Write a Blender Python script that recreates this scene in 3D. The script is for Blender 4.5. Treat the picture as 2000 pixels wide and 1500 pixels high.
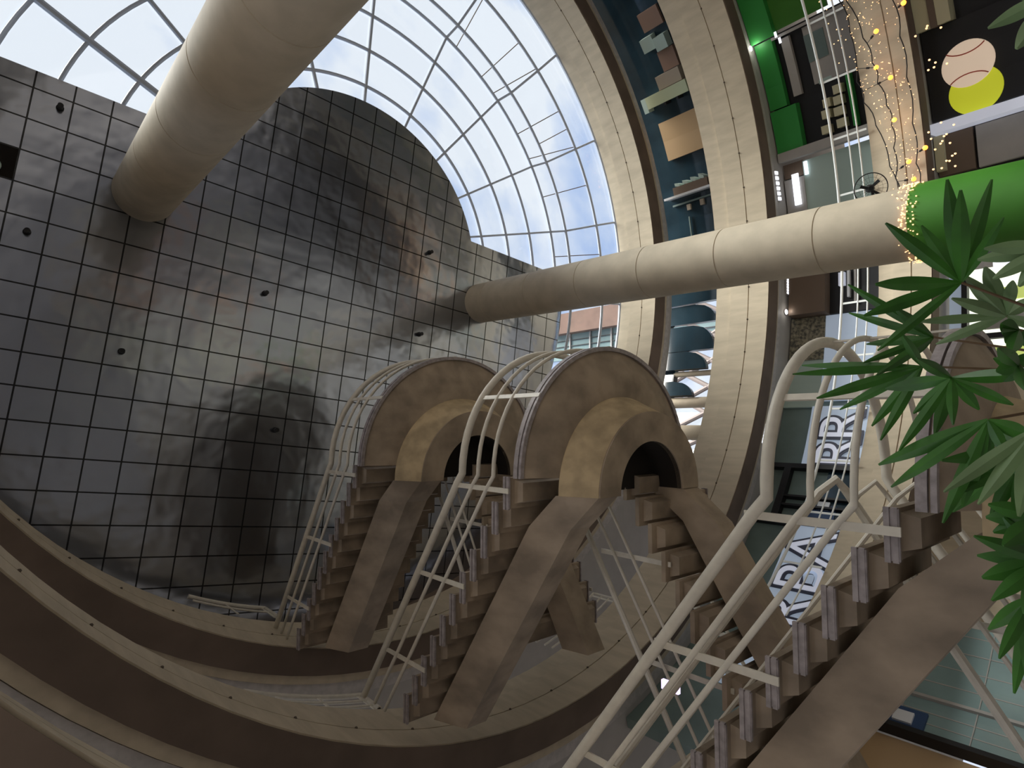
import bpy, bmesh, math, random
from mathutils import Vector, Matrix
S = bpy.context.scene
COL = S.collection
PI = math.pi
for o in list(bpy.data.objects): bpy.data.objects.remove(o, do_unlink=True)

# ------------------------------------------------------------------ camera
CAM_Z = 1.5                       # the whole scene is raised by this at the end, so the floor is z = 0
cd = bpy.data.cameras.new('camera'); cam = bpy.data.objects.new('camera', cd); COL.objects.link(cam)
F_PX = 1171.5
cd.sensor_fit = 'HORIZONTAL'; cd.sensor_width = 36.0; cd.lens = F_PX / 2000.0 * 36.0
cd.clip_start = 0.02; cd.clip_end = 400
# rows = world x, y, z axes seen from the camera (the phone is held on its side and looks up)
AX = Vector((0.75757662, -0.04425017, -0.65124465)); AY = Vector((0.0, -0.99769956, 0.06779077)); AZ = Vector((-0.65274625, -0.0513567, -0.75583386))
cam.matrix_world = Matrix(((AX[0], AX[1], AX[2], 0), (AY[0], AY[1], AY[2], 0), (AZ[0], AZ[1], AZ[2], 0), (0, 0, 0, 1)))
S.camera = cam

# ------------------------------------------------------------------ sky, sun, exposure
w = bpy.data.worlds.new('sky'); S.world = w; w.use_nodes = True
nt = w.node_tree; nt.nodes.clear(); N = nt.nodes.new; L = nt.links.new
tc = N('ShaderNodeTexCoord'); mp = N('ShaderNodeMapping'); mp.inputs['Scale'].default_value = (1.0, 1.0, 2.2)
mp.inputs['Location'].default_value = (0.35, 0.1, 0.2)
no = N('ShaderNodeTexNoise'); no.inputs['Scale'].default_value = 2.6; no.inputs['Detail'].default_value = 7; no.inputs['Roughness'].default_value = 0.55
cr = N('ShaderNodeValToRGB'); cr.color_ramp.elements[0].position = 0.36; cr.color_ramp.elements[0].color = (0.38, 0.53, 0.86, 1)
cr.color_ramp.elements[1].position = 0.54; cr.color_ramp.elements[1].color = (0.93, 0.95, 1.0, 1)
bg = N('ShaderNodeBackground'); bg.inputs['Strength'].default_value = 0.72
ou = N('ShaderNodeOutputWorld')
L(tc.outputs['Generated'], mp.inputs['Vector']); L(mp.outputs['Vector'], no.inputs['Vector']); L(no.outputs['Fac'], cr.inputs['Fac'])
sx = N('ShaderNodeSeparateXYZ'); L(tc.outputs['Generated'], sx.inputs[0])
hz = N('ShaderNodeMapRange'); hz.inputs['From Min'].default_value = -0.02; hz.inputs['From Max'].default_value = 0.06; L(sx.outputs['Z'], hz.inputs['Value'])
gm = N('ShaderNodeMix'); gm.data_type = 'RGBA'; L(hz.outputs['Result'], gm.inputs['Factor']); gm.inputs[6].default_value = (0.30, 0.24, 0.18, 1); L(cr.outputs['Color'], gm.inputs[7])
L(gm.outputs[2], bg.inputs['Color']); L(bg.outputs['Background'], ou.inputs['Surface'])
sd = bpy.data.lights.new('sun', 'SUN'); sd.energy = 7.0; sd.angle = math.radians(38); sd.color = (1.0, 0.95, 0.86)
sun = bpy.data.objects.new('sun', sd); COL.objects.link(sun)
sun.rotation_euler = Vector((0.42, 0.50, -0.76)).to_track_quat('-Z', 'Y').to_euler()
vs = S.view_settings; vs.view_transform = 'Standard'; vs.look = 'None'; vs.exposure = 0.6; vs.gamma = 1.0; vs.use_curve_mapping = False

# ------------------------------------------------------------------ materials
def mat(name, color, rough=0.7, metal=0.0, emit=None, estr=1.0, noise=0.0, nscale=3.0, bump=0.0, col2=None, spec=0.4, streak=None):
    m = bpy.data.materials.new(name); m.use_nodes = True; t = m.node_tree; b = t.nodes['Principled BSDF']
    b.inputs['Base Color'].default_value = (*color, 1); b.inputs['Roughness'].default_value = rough; b.inputs['Metallic'].default_value = metal
    b.inputs['Specular IOR Level'].default_value = spec
    if emit: b.inputs['Emission Color'].default_value = (*emit, 1); b.inputs['Emission Strength'].default_value = estr
    if noise or bump:
        c = t.nodes.new('ShaderNodeTexCoord'); mpn = t.nodes.new('ShaderNodeMapping'); n = t.nodes.new('ShaderNodeTexNoise')
        n.inputs['Scale'].default_value = nscale; n.inputs['Detail'].default_value = 6
        if streak: mpn.inputs['Scale'].default_value = streak
        t.links.new(c.outputs['Object'], mpn.inputs['Vector']); t.links.new(mpn.outputs['Vector'], n.inputs['Vector'])
        if noise:
            r = t.nodes.new('ShaderNodeValToRGB'); d = col2 or tuple(max(0, x * (1 - noise)) for x in color)
            r.color_ramp.elements[0].position = 0.35; r.color_ramp.elements[0].color = (*d, 1)
            r.color_ramp.elements[1].position = 0.65; r.color_ramp.elements[1].color = (*color, 1)
            t.links.new(n.outputs['Fac'], r.inputs['Fac']); t.links.new(r.outputs['Color'], b.inputs['Base Color'])
        if bump:
            bp = t.nodes.new('ShaderNodeBump'); bp.inputs['Strength'].default_value = bump; bp.inputs['Distance'].default_value = 0.02
            t.links.new(n.outputs['Fac'], bp.inputs['Height']); t.links.new(bp.outputs['Normal'], b.inputs['Normal'])
    return m
M = {}
M['conc'] = mat('cast concrete', (0.52, 0.44, 0.325), 0.85, noise=0.16, nscale=2.6, bump=0.2, streak=(2.2, 2.2, 0.45))
M['conc_stair'] = mat('brown stained concrete', (0.36, 0.285, 0.21), 0.8, noise=0.42, nscale=2.6, bump=0.35, streak=(1, 1, 0.7))
M['conc_beam'] = mat('ochre concrete', (0.50, 0.385, 0.23), 0.8, noise=0.35, nscale=4.0, bump=0.3)
M['conc_col'] = mat('smooth column concrete', (0.50, 0.435, 0.335), 0.75, noise=0.14, nscale=3.0, bump=0.12)
M['plaster'] = mat('grey plaster', (0.42, 0.40, 0.38), 0.8, noise=0.08)
M['trimgrey'] = mat('light grey metal trim', (0.50, 0.47, 0.45), 0.5, noise=0.2, nscale=8)
M['rail'] = mat('cream enamelled steel', (0.62, 0.58, 0.50), 0.42, noise=0.12, nscale=9)
M['railw'] = mat('white painted steel', (0.78, 0.80, 0.78), 0.4)
M['soffit'] = mat('dark brown soffit', (0.15, 0.11, 0.085), 0.8, noise=0.25, nscale=1.5)  # mottled dark brown, darker than the parapet concrete
M['plate'] = mat('dull grey steel plate', (0.33, 0.29, 0.29), 0.5, noise=0.35, nscale=14)
M['recess'] = mat('black recess shade', (0.012, 0.009, 0.007), 0.95)  # shade of an unlit hollow, put into the colour
M['frame'] = mat('grey blue painted roof steel', (0.46, 0.50, 0.58), 0.45)
M['lattice'] = mat('brown grey lattice steel', (0.27, 0.23, 0.22), 0.6)
M['groove'] = mat('dark joint', (0.10, 0.08, 0.06), 0.9)
M['bronze'] = mat('brown shadow gap lining', (0.16, 0.115, 0.085), 0.7)
M['white'] = mat('white enamel', (0.74, 0.76, 0.80), 0.45)
M['black'] = mat('black metal', (0.012, 0.012, 0.014), 0.5)
M['darkblue'] = mat('dark blue glass', (0.020, 0.045, 0.065), 0.12, noise=0.4, nscale=0.9, spec=0.8)
M['teal'] = mat('grey green panel', (0.19, 0.26, 0.25), 0.5, noise=0.3, nscale=1.0)
M['green'] = mat('bright green paint', (0.035, 0.28, 0.055), 0.45)
M['greenwrap'] = mat('green wrap', (0.055, 0.22, 0.02), 0.55, noise=0.25, nscale=1.0)
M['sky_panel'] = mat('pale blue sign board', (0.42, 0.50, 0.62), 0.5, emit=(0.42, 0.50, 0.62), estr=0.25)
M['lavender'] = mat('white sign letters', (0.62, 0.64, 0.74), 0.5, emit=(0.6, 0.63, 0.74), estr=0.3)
M['navy'] = mat('dark letter outline', (0.06, 0.065, 0.10), 0.5)
M['tan'] = mat('tan board', (0.52, 0.36, 0.20), 0.6)
M['brown'] = mat('brown board', (0.25, 0.16, 0.12), 0.6)
M['mint'] = mat('pale mint box', (0.44, 0.56, 0.52), 0.6)
M['lime'] = mat('pale green shelf', (0.55, 0.62, 0.42), 0.6)
M['beige'] = mat('beige box', (0.40, 0.34, 0.27), 0.6)
M['cream'] = mat('cream box', (0.60, 0.56, 0.38), 0.6)
M['redpaint'] = mat('red stitching', (0.55, 0.09, 0.06), 0.6)
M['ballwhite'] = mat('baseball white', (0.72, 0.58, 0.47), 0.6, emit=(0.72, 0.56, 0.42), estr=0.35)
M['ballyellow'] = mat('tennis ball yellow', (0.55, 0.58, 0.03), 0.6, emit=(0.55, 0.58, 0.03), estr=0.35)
M['leaf'] = mat('palm leaf', (0.05, 0.185, 0.02), 0.42, noise=0.45, nscale=9, spec=0.5)
M['leafpale'] = mat('pale palm leaf', (0.20, 0.31, 0.13), 0.4, noise=0.3, nscale=9, spec=0.5)
M['stem'] = mat('palm stem', (0.16, 0.10, 0.05), 0.7)
M['bulb'] = mat('amber bulb', (1, 0.5, 0.15), 0.4, emit=(1.0, 0.27, 0.03), estr=2.6)
M['tiny'] = mat('warm fairy light', (1, 0.7, 0.4), 0.4, emit=(1.0, 0.52, 0.24), estr=1.2)
M['lamp'] = mat('cool lamp glass', (1, 1, 1), 0.4, emit=(0.92, 0.93, 1.0), estr=4)
M['lampsoft'] = mat('soft lamp panel', (1, 1, 1), 0.4, emit=(0.85, 0.9, 1.0), estr=0.9)
M['purple'] = mat('violet sign light', (0.7, 0.5, 1), 0.4, emit=(0.75, 0.6, 1.0), estr=1.2)
M['floor'] = mat('polished stone floor', (0.42, 0.39, 0.36), 0.35, noise=0.2, nscale=1.2)
M['stone'] = mat('pebbled stone panel', (0.33, 0.30, 0.22), 0.7, noise=0.7, nscale=14, col2=(0.07, 0.07, 0.06))
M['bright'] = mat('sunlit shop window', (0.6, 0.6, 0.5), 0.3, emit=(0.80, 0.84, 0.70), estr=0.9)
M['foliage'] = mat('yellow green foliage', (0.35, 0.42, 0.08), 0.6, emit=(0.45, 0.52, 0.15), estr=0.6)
M['wood'] = mat('terracotta table top', (0.62, 0.32, 0.16), 0.5)
M['pinkred'] = mat('pink sign light', (0.9, 0.5, 0.8), 0.4, emit=(1.0, 0.6, 0.95), estr=2.0)
M['bldg_soffit'] = mat('brick brown soffit', (0.28, 0.17, 0.13), 0.8, noise=0.2, nscale=2)
M['bldg_glass'] = mat('pale green curtain glass', (0.30, 0.42, 0.42), 0.15, noise=0.35, nscale=0.5)
M['rust'] = mat('rust spot', (0.30, 0.07, 0.03), 0.8)
M['blueshop'] = mat('deep blue sign panel', (0.03, 0.07, 0.17), 0.5)

def glass_mat(name, tint, op):
    m = bpy.data.materials.new(name); m.use_nodes = True; t = m.node_tree; t.nodes.clear()
    o = t.nodes.new('ShaderNodeOutputMaterial'); a = t.nodes.new('ShaderNodeBsdfTransparent'); g = t.nodes.new('ShaderNodeBsdfGlossy')
    a.inputs['Color'].default_value = (*tint, 1); g.inputs['Roughness'].default_value = 0.05
    x = t.nodes.new('ShaderNodeMixShader'); x.inputs[0].default_value = op
    t.links.new(a.outputs[0], x.inputs[1]); t.links.new(g.outputs[0], x.inputs[2]); t.links.new(x.outputs[0], o.inputs['Surface'])
    return m
M['glass'] = glass_mat('roof glass', (0.93, 0.96, 0.98), 0.06)

# polished steel ceiling tiles: wavy mirror with dark joints (pattern stays inside the material)
TILE = 0.0439 * 13.05; GA = 0.117; GOX = 0.257; GOY = -4.193
def mirror_mat():
    m = bpy.data.materials.new('polished ceiling tiles'); m.use_nodes = True; t = m.node_tree; b = t.nodes['Principled BSDF']; n = t.nodes.new; l = t.links.new
    c = n('ShaderNodeTexCoord'); s = n('ShaderNodeSeparateXYZ'); l(c.outputs['Object'], s.inputs[0])
    def line(ax):
        a = n('ShaderNodeMath'); a.operation = 'MULTIPLY_ADD'; l(s.outputs[ax], a.inputs[0]); a.inputs[1].default_value = 1 / TILE; a.inputs[2].default_value = 500.5
        f = n('ShaderNodeMath'); f.operation = 'FRACT'; l(a.outputs[0], f.inputs[0])
        d = n('ShaderNodeMath'); d.operation = 'SUBTRACT'; l(f.outputs[0], d.inputs[0]); d.inputs[1].default_value = 0.5
        e = n('ShaderNodeMath'); e.operation = 'ABSOLUTE'; l(d.outputs[0], e.inputs[0])
        g = n('ShaderNodeMath'); g.operation = 'LESS_THAN'; l(e.outputs[0], g.inputs[0]); g.inputs[1].default_value = 0.024
        return g
    mx = n('ShaderNodeMath'); mx.operation = 'MAXIMUM'; l(line(0).outputs[0], mx.inputs[0]); l(line(1).outputs[0], mx.inputs[1])
    no = n('ShaderNodeTexNoise'); no.inputs['Scale'].default_value = 0.75; no.inputs['Detail'].default_value = 3; l(c.outputs['Object'], no.inputs['Vector'])
    bp = n('ShaderNodeBump'); bp.inputs['Strength'].default_value = 0.35; bp.inputs['Distance'].default_value = 0.16; l(no.outputs['Fac'], bp.inputs['Height']); l(bp.outputs[0], b.inputs['Normal'])
    mc = n('ShaderNodeMix'); mc.data_type = 'RGBA'; l(mx.outputs[0], mc.inputs['Factor']); mc.inputs[6].default_value = (0.44, 0.47, 0.53, 1); mc.inputs[7].default_value = (0.012, 0.012, 0.014, 1)
    l(mc.outputs[2], b.inputs['Base Color'])
    mr = n('ShaderNodeMath'); mr.operation = 'SUBTRACT'; mr.inputs[0].default_value = 1.0; l(mx.outputs[0], mr.inputs[1]); l(mr.outputs[0], b.inputs['Metallic'])
    b.inputs['Roughness'].default_value = 0.2
    return m
M['mirror'] = mirror_mat()

# ------------------------------------------------------------------ helpers
def link(name, me, m, parent=None, smooth=False):
    o = bpy.data.objects.new(name, me); COL.objects.link(o)
    if m is not None: me.materials.append(M[m] if isinstance(m, str) else m)
    if parent is not None: o.parent = parent
    if smooth:
        for p in me.polygons: p.use_smooth = True
        try: me.set_sharp_from_angle(angle=math.radians(35))
        except Exception: pass
    return o
def mesh(verts, faces):
    me = bpy.data.meshes.new('m'); me.from_pydata([tuple(v) for v in verts], [], faces); me.update()
    bm = bmesh.new(); bm.from_mesh(me); bmesh.ops.recalc_face_normals(bm, faces=bm.faces[:]); bm.to_mesh(me); bm.free(); return me
class MB:
    def __init__(s): s.v = []; s.f = []
    def add(s, v, f): k = len(s.v); s.v += [tuple(x) for x in v]; s.f += [tuple(i + k for i in q) for q in f]; return s
    def box(s, c, ax, ay, az):        # centre and three half-axis vectors
        c, ax, ay, az = map(Vector, (c, ax, ay, az))
        v = [c + i * ax + j * ay + k * az for k in (-1, 1) for j in (-1, 1) for i in (-1, 1)]
        return s.add(v, [(0, 1, 3, 2), (4, 6, 7, 5), (0, 4, 5, 1), (2, 3, 7, 6), (0, 2, 6, 4), (1, 5, 7, 3)])
    def aabb(s, x0, x1, y0, y1, z0, z1):
        return s.box(((x0 + x1) / 2, (y0 + y1) / 2, (z0 + z1) / 2), ((x1 - x0) / 2, 0, 0), (0, (y1 - y0) / 2, 0), (0, 0, (z1 - z0) / 2))
    def tube(s, pts, r, n=10, caps=True):
        pts = [Vector(p) for p in pts]; rr = r if isinstance(r, (list, tuple)) else [r] * len(pts)
        t0 = (pts[1] - pts[0]).normalized(); u = t0.orthogonal().normalized(); rings = []
        for i, p in enumerate(pts):
            a = pts[max(i - 1, 0)]; b = pts[min(i + 1, len(pts) - 1)]; t = (b - a).normalized()
            u = (u - t * u.dot(t)).normalized(); v = t.cross(u)
            rings.append([p + rr[i] * (math.cos(2 * PI * k / n) * u + math.sin(2 * PI * k / n) * v) for k in range(n)])
        vs_ = [q for r_ in rings for q in r_]; f = []
        for i in range(len(pts) - 1):
            for k in range(n): f.append((i * n + k, i * n + (k + 1) % n, (i + 1) * n + (k + 1) % n, (i + 1) * n + k))
        if caps: f.append(tuple(range(n))[::-1]); f.append(tuple((len(pts) - 1) * n + k for k in range(n)))
        return s.add(vs_, f)
    def sphere(s, c, r, nu=8, nv=6):
        c = Vector(c); v = [c + Vector((0, 0, r))]
        for j in range(1, nv):
            for i in range(nu):
                a = PI * j / nv; b = 2 * PI * i / nu; v.append(c + r * Vector((math.sin(a) * math.cos(b), math.sin(a) * math.sin(b), math.cos(a))))
        v.append(c - Vector((0, 0, r))); f = []
        for i in range(nu):
            f.append((0, 1 + i, 1 + (i + 1) % nu)); f.append((len(v) - 1, 1 + (nv - 2) * nu + (i + 1) % nu, 1 + (nv - 2) * nu + i))
            for j in range(nv - 2): f.append((1 + j * nu + i, 1 + (j + 1) * nu + i, 1 + (j + 1) * nu + (i + 1) % nu, 1 + j * nu + (i + 1) % nu))
        return s.add(v, f)
    def sweep(s, frames, close=False, caps=True):    # frames: list of equal-length point loops
        n = len(frames[0]); m_ = len(frames); v = [p for fr in frames for p in fr]; f = []
        for i in range(m_ if close else m_ - 1):
            a = i * n; b = ((i + 1) % m_) * n
            for k in range(n): f.append((a + k, a + (k + 1) % n, b + (k + 1) % n, b + k))
        if caps and not close: f.append(tuple(range(n))); f.append(tuple((m_ - 1) * n + k for k in range(n))[::-1])
        return s.add(v, f)
    def build(s, name, m, parent=None, smooth=False): return link(name, mesh(s.v, s.f), m, parent, smooth)
def tag(o, label=None, cat=None, group=None, kind=None):
    if label: o['label'] = label
    if cat: o['category'] = cat
    if group: o['group'] = group
    if kind: o['kind'] = kind
    return o
def thing(name, loc, label, cat, group=None):
    o = bpy.data.objects.new(name, None); COL.objects.link(o); o.location = loc; o.empty_display_size = 0.2
    return tag(o, label, cat, group)
def rel(o, root): o.parent = root; o.matrix_parent_inverse = Matrix.Translation(-Vector(root.location)); return o
def part(mb, name, m, root, smooth=False, label=None):
    o = mb.build(name, m, None, smooth); rel(o, root)
    if label: o['label'] = label
    return o
def sub(mb, name, m, par, root, smooth=False):        # sub-part of a part whose root sits at root.location
    o = mb.build(name, m, None, smooth); o.parent = par; return o
def struct(mb, name, m, smooth=False, label=None):
    o = mb.build(name, m, None, smooth); o['kind'] = 'structure'
    if label: o['label'] = label
    return o

CX, CY = 6.26, -4.22                      # axis of the round atrium
def pol(th, r, z=0.0): a = math.radians(th); return Vector((CX + r * math.cos(a), CY + r * math.sin(a), z))
def har(co, th):
    a = math.radians(th); v = co[0]
    for m_ in range(1, (len(co) - 1) // 2 + 1): v += co[2 * m_ - 1] * math.cos(m_ * a) + co[2 * m_] * math.sin(m_ * a)
    return v
RING = {3: dict(zt=11.8, zb=10.4, top=[8.339, .113, -.213, -.072, .007], bot=[8.305, .093, -.109, -.148, 0.0]),
        2: dict(zt=8.4, zb=6.97, top=[8.398, .062, .042, -.231, .071, -.077, -.051], bot=[8.432, .028, .037, -.161, .035, -.105, -.103]),
        1: dict(zt=4.62, zb=3.57, top=[8.42, .03, .03], bot=[8.25, .02, .0])}
def rin(k, th, z):
    d = RING[k]; t = (z - d['zb']) / (d['zt'] - d['zb']); return har(d['bot'], th) * (1 - t) + har(d['top'], th) * t

# ------------------------------------------------------------------ mirrored ceiling
H = 13.05
ga = GA
def grid2w(u, v): return (u * math.cos(ga) - v * math.sin(ga), u * math.sin(ga) + v * math.cos(ga))
def w2grid(x, y): return (x * math.cos(ga) + y * math.sin(ga), -x * math.sin(ga) + y * math.cos(ga))
EDGE = -10.75 * TILE                      # straight edge of the ceiling, along a joint (grid v)
pts = []
cu, cv = w2grid(6.24, -4.28); RD = 3.60
dv = EDGE - cv; half = math.sqrt(RD * RD - dv * dv)
pts.append((-9.0, EDGE)); 
a0 = math.atan2(dv, -half); a1 = math.atan2(dv, half)
for i in range(65):
    t = a0 + (a1 + (0 if a1 > a0 else 2 * PI) - a0) * i / 64
    pts.append((cu + RD * math.cos(t), cv + RD * math.sin(t)))
# right side: edge runs out to the glass slope, then follows a curve back round the atrium
pts.append((w2grid(*pol(-5, 6.9)[:2])[0], EDGE))
for th in (0, 5, 10, 15, 20, 25): pts.append(w2grid(*pol(th, 7.05)[:2]))
for th in range(30, 195, 6): pts.append(w2grid(*pol(th, 9.3)[:2]))
mb = MB(); n = len(pts); T = 0.04
mb.add([(u, v, 0) for u, v in pts] + [(u, v, T) for u, v in pts], [tuple(range(n)), tuple(range(n, 2 * n))[::-1]] + [(i, (i + 1) % n, n + (i + 1) % n, n + i) for i in range(n)])
ceil = struct(mb, 'ceiling', 'mirror', label='polished metal tiled ceiling reflecting the atrium')
# shift so that joints meet the photographed grid
ceil.rotation_euler = (0, 0, ga); ceil.location = (0, 0, H)
sh_u = (GOX % 1) * TILE; sh_v = (GOY % 1) * TILE
for v_ in ceil.data.vertices: v_.co.x -= sh_u; v_.co.y -= sh_v
ox, oy = grid2w(sh_u, sh_v); ceil.location.x += ox; ceil.location.y += oy
# sprinklers / small black downlights hanging from the ceiling
for i, (x_, y_) in enumerate([(0.28, -3.29), (0.64, -5.61), (4.26, -2.8), (1.72, -1.35), (4.55, 0.11), (8.39, -4.47), (8.11, -2.3)]):
    root = thing('ceiling_sprinkler', (x_, y_, H), ['small black fitting on the mirrored ceiling, far left below the big column', 'small black fitting nearest the upper left straight ceiling edge', 'small black fitting in the middle of the mirrored ceiling', 'small black fitting left of the middle of the mirrored ceiling', 'small black fitting on the ceiling, lowest one left of the far staircase', 'small black fitting above the thinner column on the rounded ceiling end', 'small black fitting just below the thinner column on the ceiling'][i], 'sprinkler', 'black fittings on the mirrored ceiling')
    m1 = MB().tube([(x_, y_, H - 0.03), (x_, y_, H - 0.002)], 0.06, 14); part(m1, 'flange', 'black', root)
    m1 = MB().tube([(x_, y_, H - 0.15), (x_, y_, H - 0.03)], 0.045, 12); part(m1, 'body', 'black', root)

# open tile near the left edge: black hatch with a pale stub hanging in it
hu, hv = (-1.5 + GOX) * TILE, (-3.5 + GOY) * TILE; hx, hy = grid2w(hu, hv)
root = thing('ceiling_hatch', (hx, hy, H), 'black open square in the mirrored ceiling at the left edge', 'hatch')
e1 = Vector((math.cos(ga), math.sin(ga), 0)); e2 = Vector((-math.sin(ga), math.cos(ga), 0))
part(MB().box((hx, hy, H - .006), e1 * TILE * .48, e2 * TILE * .47, (0, 0, .004)), 'dark_opening', 'recess', root)
part(MB().tube([Vector((hx, hy, H - .03)) + e2 * .12, Vector((hx, hy, H - .012)) + e2 * .12], .11, 18), 'pipe_stub', 'mint', root, True)

# ------------------------------------------------------------------ rings (balcony edges), slabs
def ring_loop(k, prof, th0=0, th1=360, step=3):
    fr = []; th = th0
    cnt = int(round((th1 - th0) / step))
    for i in range(cnt + (0 if th1 - th0 >= 360 else 1)):
        a = th0 + (th1 - th0) * i / cnt
        fr.append([pol(a, rin(k, a, z) + dr, z) for dr, z in prof])
    return fr
def ring(k, names, label):
    d = RING[k]; zb, zt = d['zb'], d['zt']; zg = zb + 0.36 * (zt - zb); zs = zb + 0.70 * (zt - zb)
    root = thing('balcony_parapet', (CX, CY, zb), label, 'balcony parapet')
    prof = [(0, zb), (0, zg - .012), (.03, zg - .012), (.03, zg + .012), (0, zg + .012), (0, zs), (.05, zs + .012), (.05, zt), (.34, zt), (.34, zb + .06), (.40, zb + .06), (.40, zb)]
    part(MB().sweep(ring_loop(k, prof), close=True), 'parapet', 'conc', root, True)
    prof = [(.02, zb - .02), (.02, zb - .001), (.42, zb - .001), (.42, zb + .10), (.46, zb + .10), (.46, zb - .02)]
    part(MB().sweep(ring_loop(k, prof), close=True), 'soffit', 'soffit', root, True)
    prof = [(.46, zb + .04), (.46, zb + .34), (.62, zb + .34), (.62, zb + .04)]
    part(MB().sweep(ring_loop(k, prof), close=True), 'drip_strip', 'conc', root, True)
    prof = [(.64, zb + .09), (.64, zb + .34), (.86, zb + .34), (.86, zb + .09)]
    part(MB().sweep(ring_loop(k, prof), close=True), 'drip_strip', 'trimgrey', root, True)
    return root
ring(3, None, 'uppermost curved concrete parapet, its top edge meeting the roof glass')
ring(2, None, 'middle curved concrete parapet around the atrium')
ring(1, None, 'lowest curved concrete parapet, hung with string lights')
ro_ = lambda k, i: 9.25 if (k == 3 and (i < 38 or i > 285)) else 14.5
for k in (3, 2, 1):
    zb = RING[k]['zb']; step = 4; fr = []
    for i in range(0, 360, step):
        fr.append([pol(i, rin(k, i, zb) + .86, zb + .12), pol(i, rin(k, i, zb) + .86, zb + .36), pol(i, ro_(k, i), zb + .36), pol(i, ro_(k, i), zb + .12)])
    struct(MB().sweep(fr, close=True), 'floor_%s' % {3: 'top', 2: 'middle', 1: 'lower'}[k], 'plaster', label='grey underside of the gallery slab')
# fixing dots along the groove of each parapet (part of parapets: small bolts)
for k in (3, 2):
    d = RING[k]; zg = d['zb'] + 0.36 * (d['zt'] - d['zb']); mb = MB()
    for i in range(0, 360, 6): mb.sphere(pol(i - 1, rin(k, i - 1, zg) - .005, zg), 0.022, 6, 4)
    root = [o for o in COL.objects if o.name.startswith('balcony_parapet') and abs(o.location.z - d['zb']) < .01][0]
    part(mb, 'fixing_bolts', 'groove', root)
# wall band between the top parapet and the mirrored ceiling on the near side
fr = [[pol(a, 8.75, 11.6), pol(a, 8.75, H), pol(a, 9.0, H), pol(a, 9.0, 11.6)] for a in range(28, 190, 4)]
struct(MB().sweep(fr), 'wall_near', 'bronze')
# ground floor
mb = MB(); mb.aabb(-12, 26, -22, 16, -1.6, -1.5); struct(mb, 'floor', 'floor')

# ------------------------------------------------------------------ columns
def column(p0, p1, r, label, wrap=None):
    p0, p1 = Vector(p0), Vector(p1); d = (p1 - p0)
    base = p0 + d * ((-1.5 - p0.z) / d.z)
    root = thing('round_column', base, label, 'column')
    zs = [-1.5, 0.5, 2.2, 3.9, 5.6, 7.3, 9.0, 10.7, 12.4, 13.05]
    P = lambda z: p0 + d * ((z - p0.z) / d.z)
    pts = []; rr = []
    for z in zs:
        if 0 < zs.index(z) < len(zs) - 1:
            pts += [P(z - .012), P(z - .006), P(z + .006), P(z + .012)]; rr += [r, r - .012, r - .012, r]
        else: pts.append(P(z)); rr.append(r)
    part(MB().tube(pts, rr, 72), 'shaft', 'conc_col', root, True)
    if wrap is not None:
        part(MB().tube([P(-1.45), P(wrap)], r + .02, 64), 'green_wrap', 'greenwrap', root, True, 'bright green wrap around the foot')
    return root, P
c1, P1 = column((10.08, -2.94, 2.71), (10.08, -3.36, 13.05), 0.535, 'round concrete column with a green wrapped foot, crossing the middle right', 2.62)
c2, P2 = column((1.99, -4.22, 5.81), (1.99, -4.41, 13.05), 0.54, 'thick round concrete column, nearest, in front of the roof glass')

# ------------------------------------------------------------------ glazed roof
root = thing('glass_roof', (CX, CY, 11.85), 'domed glass roof of radiating pale ribs between ceiling and top parapet', 'skylight')
DX, DY = 6.24, -4.28
def dp(th, r, z):
    c = Vector((DX, DY)) if r < 7 else Vector((CX, CY)); a = math.radians(th); return Vector((c.x + r * math.cos(a), c.y + r * math.sin(a), z))
RZ = [(3.45, 13.12), (4.04, 13.12), (4.98, 13.12), (5.92, 13.12), (6.84, 13.1), (7.18, 12.78), (7.98, 12.2), (8.42, 11.88)]
def rtop(th): return rin(3, th, 11.8) + .12
def prof_pt(th, i, f=0.0):
    r, z = RZ[i]
    if i == 7: r = rtop(th)
    return dp(th, r, z)
ribs = [(-14.5, .06), (-31.5, .06), (-49, .07), (-67, .075), (-85.5, .085), (-104.5, .09), (-122, .09), (-137, .10), (-152, .14), (-168, .1), (3, .06)]
for th, wd in ribs:
    mb = MB()
    pts = [prof_pt(th, i) for i in range(8)]
    if th < -140: pts = [dp(th, 1.5, 13.3)] + pts
    mb.tube(pts, wd * .52, 8)
    part(mb, 'rib', 'frame', root, True)
for i in range(1, 8):
    a = [prof_pt(t, i) for t in range(-180, 21, 3)]
    part(MB().tube(a, 0.042 if i != 7 else 0.06, 6), 'ring_bar', 'frame', root, True)
# thin wind braces in the outer band
for th, i0, i1, dth in [(-55.5, 4, 6, 0), (-51, 4, 6, 1.5), (-40, 4, 6, 0), (-33.5, 4, 6, 1.5), (-36, 5, 6, 0), (-23.5, 4, 6, 0), (-8, 4, 6, 0), (-64, 4, 6, -2), (-75, 5, 6, 0)]:
    part(MB().tube([prof_pt(th, i0), prof_pt(th + dth, i1)], 0.014, 5), 'wind_brace', 'bronze', root)
mb = MB(); ths = list(range(-180, 21, 4)); g = 0.0
for j in range(7):
    v = []; f = []
    for q, t in enumerate(ths): v += [prof_pt(t, j) + Vector((0, 0, .05)), prof_pt(t, j + 1) + Vector((0, 0, .05)), prof_pt(t, j) + Vector((0, 0, .062)), prof_pt(t, j + 1) + Vector((0, 0, .062))]
    for q in range(len(ths) - 1): a = q * 4; b = a + 4; f += [(a, a + 1, b + 1, b), (a + 2, b + 2, b + 3, a + 3)]
    mb.add(v, f)
part(mb, 'roof_glass', 'glass', root)
# roof glass over the left part beyond the straight ceiling edge
mb = MB(); mb.aabb(-9, 4, -14.5, -6.6, 13.2, 13.212); 

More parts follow.
